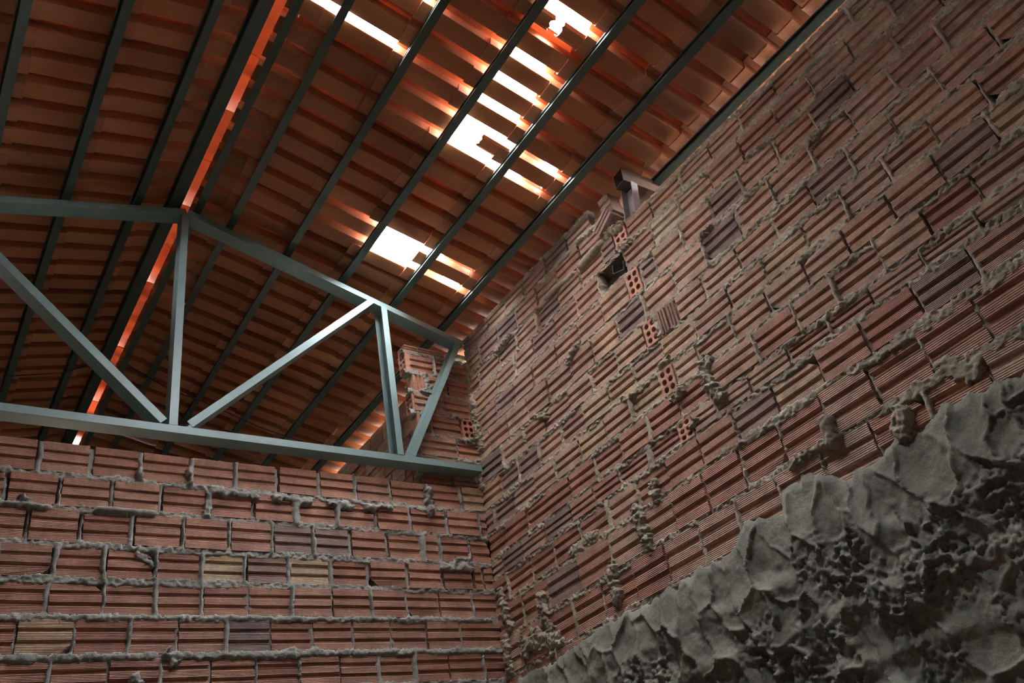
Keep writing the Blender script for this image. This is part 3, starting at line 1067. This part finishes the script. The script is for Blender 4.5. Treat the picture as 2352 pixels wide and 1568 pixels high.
def tpart(name, x0, z0, x1, z1, up, width=YB - YF, flange=0.04, label=None, yoff=0.0):
    vf = channel((x0, YM + yoff, z0 + H), (x1, YM + yoff, z1 + H), up, width, flange)
    off = Vector((0.91, YM, H + 2.09))
    V = [tuple(Vector(v) - off) for v in vf[0]]
    return steel_part(name, (V, vf[1]), M_STEEL, truss, label)


AXX, AZZ = 0.912, 3.567       # apex of the top chords, upper face
# chords: web on top (open side down) for the bottom chord would show its inside; here the web is the lower face
tpart('bottom_chord', -0.90, 2.088, 2.685, 2.088, (0, 0, 1))
zl = lambda x: AZZ - 0.285 * abs(x - AXX)
tpart('top_chord', AXX, zl(AXX) - 0.042, 2.705, zl(2.705) - 0.042, (0, 0, 1))
tpart('top_chord', AXX, zl(AXX) - 0.042, -0.90, zl(-0.90) - 0.042, (0, 0, 1))
tpart('king_post', 0.884, 2.13, 0.884, zl(0.9) - 0.04, (1, 0, 0))
tpart('diagonal', 0.995, 2.13, 2.075, zl(2.075) - 0.035, (-0.72, 0, 0.69), width=0.094, yoff=0.001)
tpart('diagonal', 0.845, 2.13, -0.25, zl(-0.25) - 0.035, (0.72, 0, 0.69), width=0.094, yoff=0.001)
tpart('post', 2.158, 2.13, 2.158, zl(2.158) - 0.035, (-1, 0, 0), width=0.096)
tpart('post', -0.34, 2.13, -0.34, zl(-0.34) - 0.035, (1, 0, 0), width=0.096)
tpart('diagonal', 2.235, 2.13, 2.69, 3.02, (-0.9, 0, 0.43), width=0.090)
tpart('diagonal', -0.41, 2.13, -0.87, 3.02, (0.9, 0, 0.43), width=0.090)

# purlins
names_r = ['right-hand of the two beams at the ridge, beside the glowing gap', '', 'second purlin right of the ridge, left of the row of daylight gaps... ']
PUR_LABEL_R = [
    'green steel purlin just right of the glowing ridge gap',
    'green steel purlin next right of the ridge beams, with the leftmost daylight slit beside it',
    'green steel purlin crossing open tiles two bays left of the largest daylight holes',
    'shaded green steel purlin along the left edge of the daylight holes',
    'green steel purlin with bright upper edge, right of the largest daylight holes',
    'rust-marked green steel purlin right of all the daylight holes',
    'shaded steel purlin running along the top of the right brick wall',
]
PUR_LABEL_L = [
    'wide shaded green beam just left of the glowing ridge gap',
    'green steel purlin on the left slope, first left of the ridge beam',
    'green steel purlin on the left slope, second left of the ridge beam',
    'green steel purlin on the left slope at the left edge of the picture',
    'steel purlin on the left slope beyond the left edge of the picture',
    'lowest steel purlin on the left slope inside the left wall',
    'steel purlin outside the left wall under the left eaves',
]


def purlin(side, xe, label, width=0.042, height=PH, y0=-2.5, y1=7.0):
    # C section: web on the +X side, open towards -X, bottom flange lies on the truss
    z = ZR - SL * abs(xe - 0.923)
    if side > 0:
        ax, az = Vector((CT, 0, -ST)), Vector((ST, 0, CT))
        base = Vector((xe, 0, z))
        web = base + ax * width
    else:
        ax, az = Vector((CT, 0, ST)), Vector((-ST, 0, CT))
        web = Vector((xe, 0, z))
    web = web + az * (height / 2)
    root = link('steel_purlin', None, loc=(web.x, y0, web.z))
    tag(root, label, 'purlin', 'steel purlins under the roof tiles')
    p0, p1 = Vector((0, 0, 0)), Vector((0, y1 - y0, 0))
    V, F = channel(p0, p1, -ax, height, width, th=0.003, lip=0.012)
    me = recalc(mesh_from('steel_purlin', V, F, M_PURLIN))
    bpy.data.objects.remove(root)
    root = link('steel_purlin', me, loc=(web.x, y0, web.z))
    tag(root, label, 'purlin', 'steel purlins under the roof tiles')
    return root


for x, lb in zip(PUR_R, PUR_LABEL_R):
    purlin(1, x, lb)
for k, (x, lb) in enumerate(zip(PUR_L, PUR_LABEL_L)):
    purlin(-1, x, lb, width=0.072 if k == 0 else 0.042)


# ------------------------------------------------------------------ broken tiles left in the openings
def broken_tile(name, side, ri, k, at_gap, kind, s0, s1, label, dz=0.0, dy=0.0, roll=0.0, yaw=0.0, sc=1.0, seedv=0):
    x0, x1 = row_spans(side)[ri]
    L = abs(x1 - x0) / CT
    y = GR0 + GRP * (k + (0.0 if at_gap else 0.5)) + dy
    up = 1 if kind == 'cover' else -1
    hw = 0.057 * sc
    V, F = [], []
    rr = random.Random(seedv)
    seg = 8
    dep = 0.050
    nx = 5
    for b in range(2):
        for i in range(nx):
            for j in range(seg + 1):
                t = -1 + 2 * j / seg
                u = i / (nx - 1)
                x = s0 + (s1 - s0) * u
                if i == 0:
                    x += rr.uniform(-0.01, 0.03) if s0 > 0.02 else 0
                    rr.seed(seedv * 50 + j)
                if i == nx - 1 and s1 < 0.95:
                    rr.seed(seedv * 90 + j)
                    x += rr.uniform(-0.04, 0.02)
                z = dep * abs(t) ** (6.0 if up < 0 else 2.2)
                if up > 0:
                    z = dep - z
                V.append((x * L, hw * t, z + b * 0.011))
    n1 = seg + 1
    N = nx * n1
    for i in range(nx - 1):
        for j in range(seg):
            a = i * n1 + j
            F.append((a, a + n1, a + n1 + 1, a + 1))
            F.append((N + a, N + a + 1, N + a + n1 + 1, N + a + n1))
    for j in range(seg):
        F.append((j, j + 1, N + j + 1, N + j))
        a = (nx - 1) * n1 + j
        F.append((a, N + a, N + a + 1, a + 1))
    for i in range(nx - 1):
        a = i * n1
        F.append((a, N + a, N + a + n1, a + n1))
        a = i * n1 + seg
        F.append((a, a + n1, N + a + n1, N + a))
    me = recalc(mesh_from(name, V, F, M_TILE, smooth=False))
    m = slope_matrix(side, x0, y, (PH + 0.055 if kind == 'cover' else PH + 0.004) + dz)
    m = m @ Matrix.Rotation(roll, 4, 'X') @ Matrix.Rotation(yaw, 4, 'Z')
    o = link(name, me, mw=m)
    tag(o, label, 'roof tile', 'broken roof tiles in the daylight openings')
    return o


broken_tile('broken_tile', 1, 3, 6, False, 'canal', 0.52, 0.99, 'square dark shard of tile lying in the largest daylight hole', dz=0.0, dy=-0.012, yaw=0.0, seedv=1)
broken_tile('broken_tile', 1, 3, 1, False, 'canal', 0.50, 1.12, 'broken clay tile with a snapped edge at the daylight hole highest in the picture', seedv=2, dy=0.004)
broken_tile('broken_tile', 1, 3, 1, False, 'canal', -0.15, 0.36, 'short tile stub beside the second purlin, in the hole highest in the picture', seedv=3, dy=0.006)
broken_tile('broken_tile', 1, 3, 2, True, 'cover', -0.15, 1.12, 'narrow displaced tile with thin bright slits along both sides', sc=0.62, dz=0.0, seedv=4, dy=0.006)
broken_tile('broken_tile', 1, 4, 6, True, 'cover', 0.10, 0.62, 'sunlit orange tile fragment, upper one right of the largest daylight hole', sc=0.8, seedv=5, roll=0.25, dy=-0.012)
broken_tile('broken_tile', 1, 4, 7, True, 'cover', 0.45, 0.85, 'sunlit orange tile fragment, lower one right of the largest daylight hole', sc=0.8, seedv=6, roll=0.25, dy=-0.014)
broken_tile('broken_tile', 1, 4, 12, True, 'cover', 0.30, 0.86, 'orange tile fragment in the upper slit beside the hole nearest the truss', sc=0.75, seedv=7, roll=0.25, dy=-0.014)
broken_tile('broken_tile', 1, 4, 13, True, 'cover', 0.06, 0.52, 'orange tile fragment in the lower slit beside the hole nearest the truss', sc=0.9, seedv=8, roll=0.2, dy=-0.008)
broken_tile('broken_tile', 1, 3, 3, True, 'cover', 0.70, 1.1, 'orange lit tile corner at the right end of the slit below the displaced tile', sc=0.7, seedv=9, roll=0.3, dy=-0.014)

# ------------------------------------------------------------------ steel pieces built into the right wall
def WR(y, z, dep=0.0):
    """point on the face of the right wall; dep > 0 goes into the wall"""
    return Vector((LA + LB * z + dep, y, z + H))


# open-ended brown box section poking through the gap of the wall top
def tube_box(name, p0, p1, upv, a, b, th, material):
    p0, p1 = Vector(p0), Vector(p1)
    ax = (p1 - p0).normalized()
    u = Vector(upv)
    u = (u - ax * u.dot(ax)).normalized()
    wv = ax.cross(u)
    V, F = [], []
    for p in (p0, p1):
        for s_ in (0, th):
            for (i, j) in ((-1, -1), (1, -1), (1, 1), (-1, 1)):
                V.append(tuple(p + wv * i * (a / 2 - s_) + u * j * (b / 2 - s_)))
    for k in range(4):
        k2 = (k + 1) % 4
        F.append((k, k2, 8 + k2, 8 + k))
        F.append((4 + k, 12 + k, 12 + k2, 4 + k2))
        F.append((k, 4 + k, 4 + k2, k2))
        F.append((8 + k, 8 + k2, 12 + k2, 12 + k))
    return recalc(mesh_from(name, V, F, material))


sb = link('steel_box_beam', tube_box('steel_box_beam', WR(1.985, 3.055, -0.02), WR(1.93, 2.995, 0.50), (0, 0, 1), 0.075, 0.095, 0.004, M_RUSTY))
tag(sb, 'open-ended brown steel box section poking out of the gap in the wall top', 'steel beam')
Vp, Fp = channel(WR(2.015, 2.745, 0.055), WR(1.975, 3.005, 0.055), (-1, 0, 0), 0.085, 0.045, th=0.004)
pp = link('steel_post', recalc(mesh_from('steel_post', Vp, Fp, M_PLATE)))
tag(pp, 'short pale grey steel upright standing under the brown box section', 'steel post')
Vp, Fp = channel(WR(2.170, 2.535, -0.012), WR(2.170, 2.535, 0.085) + Vector((0, 0, 0.01)), (0, -0.35, 1), 0.080, 0.05, th=0.004)
pc = link('steel_channel', recalc(mesh_from('steel_channel', Vp, Fp, M_PURLIN)))
tag(pc, 'small grey steel channel end set in the hole where a brick is missing', 'steel channel')


# ------------------------------------------------------------------ wires under the far roof
def wire(name, pts, rad, label):
    pts = [Vector(p) for p in pts]
    fine_ = []
    for a, b in zip(pts, pts[1:]):
        for k in range(4):
            fine_.append(a.lerp(b, k / 4))
    fine_.append(pts[-1])
    V, F = [], []
    for i, p in enumerate(fine_):
        d_ = (fine_[min(i + 1, len(fine_) - 1)] - fine_[max(i - 1, 0)]).normalized()
        s_ = d_.cross(Vector((0, 0, 1))).normalized()
        t_ = s_.cross(d_)
        for k in range(5):
            a = math.tau * k / 5
            V.append(tuple(p + s_ * math.cos(a) * rad + t_ * math.sin(a) * rad))
    for i in range(len(fine_) - 1):
        for k in range(5):
            F.append((i * 5 + k, i * 5 + (k + 1) % 5, i * 5 + 5 + (k + 1) % 5, i * 5 + 5 + k))
    F.append(tuple(range(4, -1, -1)))
    F.append(tuple(range(len(V) - 5, len(V))))
    o = link(name, mesh_from(name, V, F, M_WIRE))
    return tag(o, label, 'wire')


wire('thin_wire', [(0.98, 5.22, 3.52 + H), (1.3, 5.33, 3.44 + H), (1.55, 5.32, 3.37 + H), (1.98, 5.35, 3.24 + H), (2.36, 5.33, 3.14 + H)], 0.0035, 'thin dark wire running down under the far right roof slope')
wire('thin_wire', [(0.29, 5.34, 3.36 + H), (0.38, 5.32, 3.375 + H), (0.58, 5.3, 3.42 + H), (0.73, 5.27, 3.49 + H)], 0.0035, 'thin sagging dark wire under the far left roof slope')
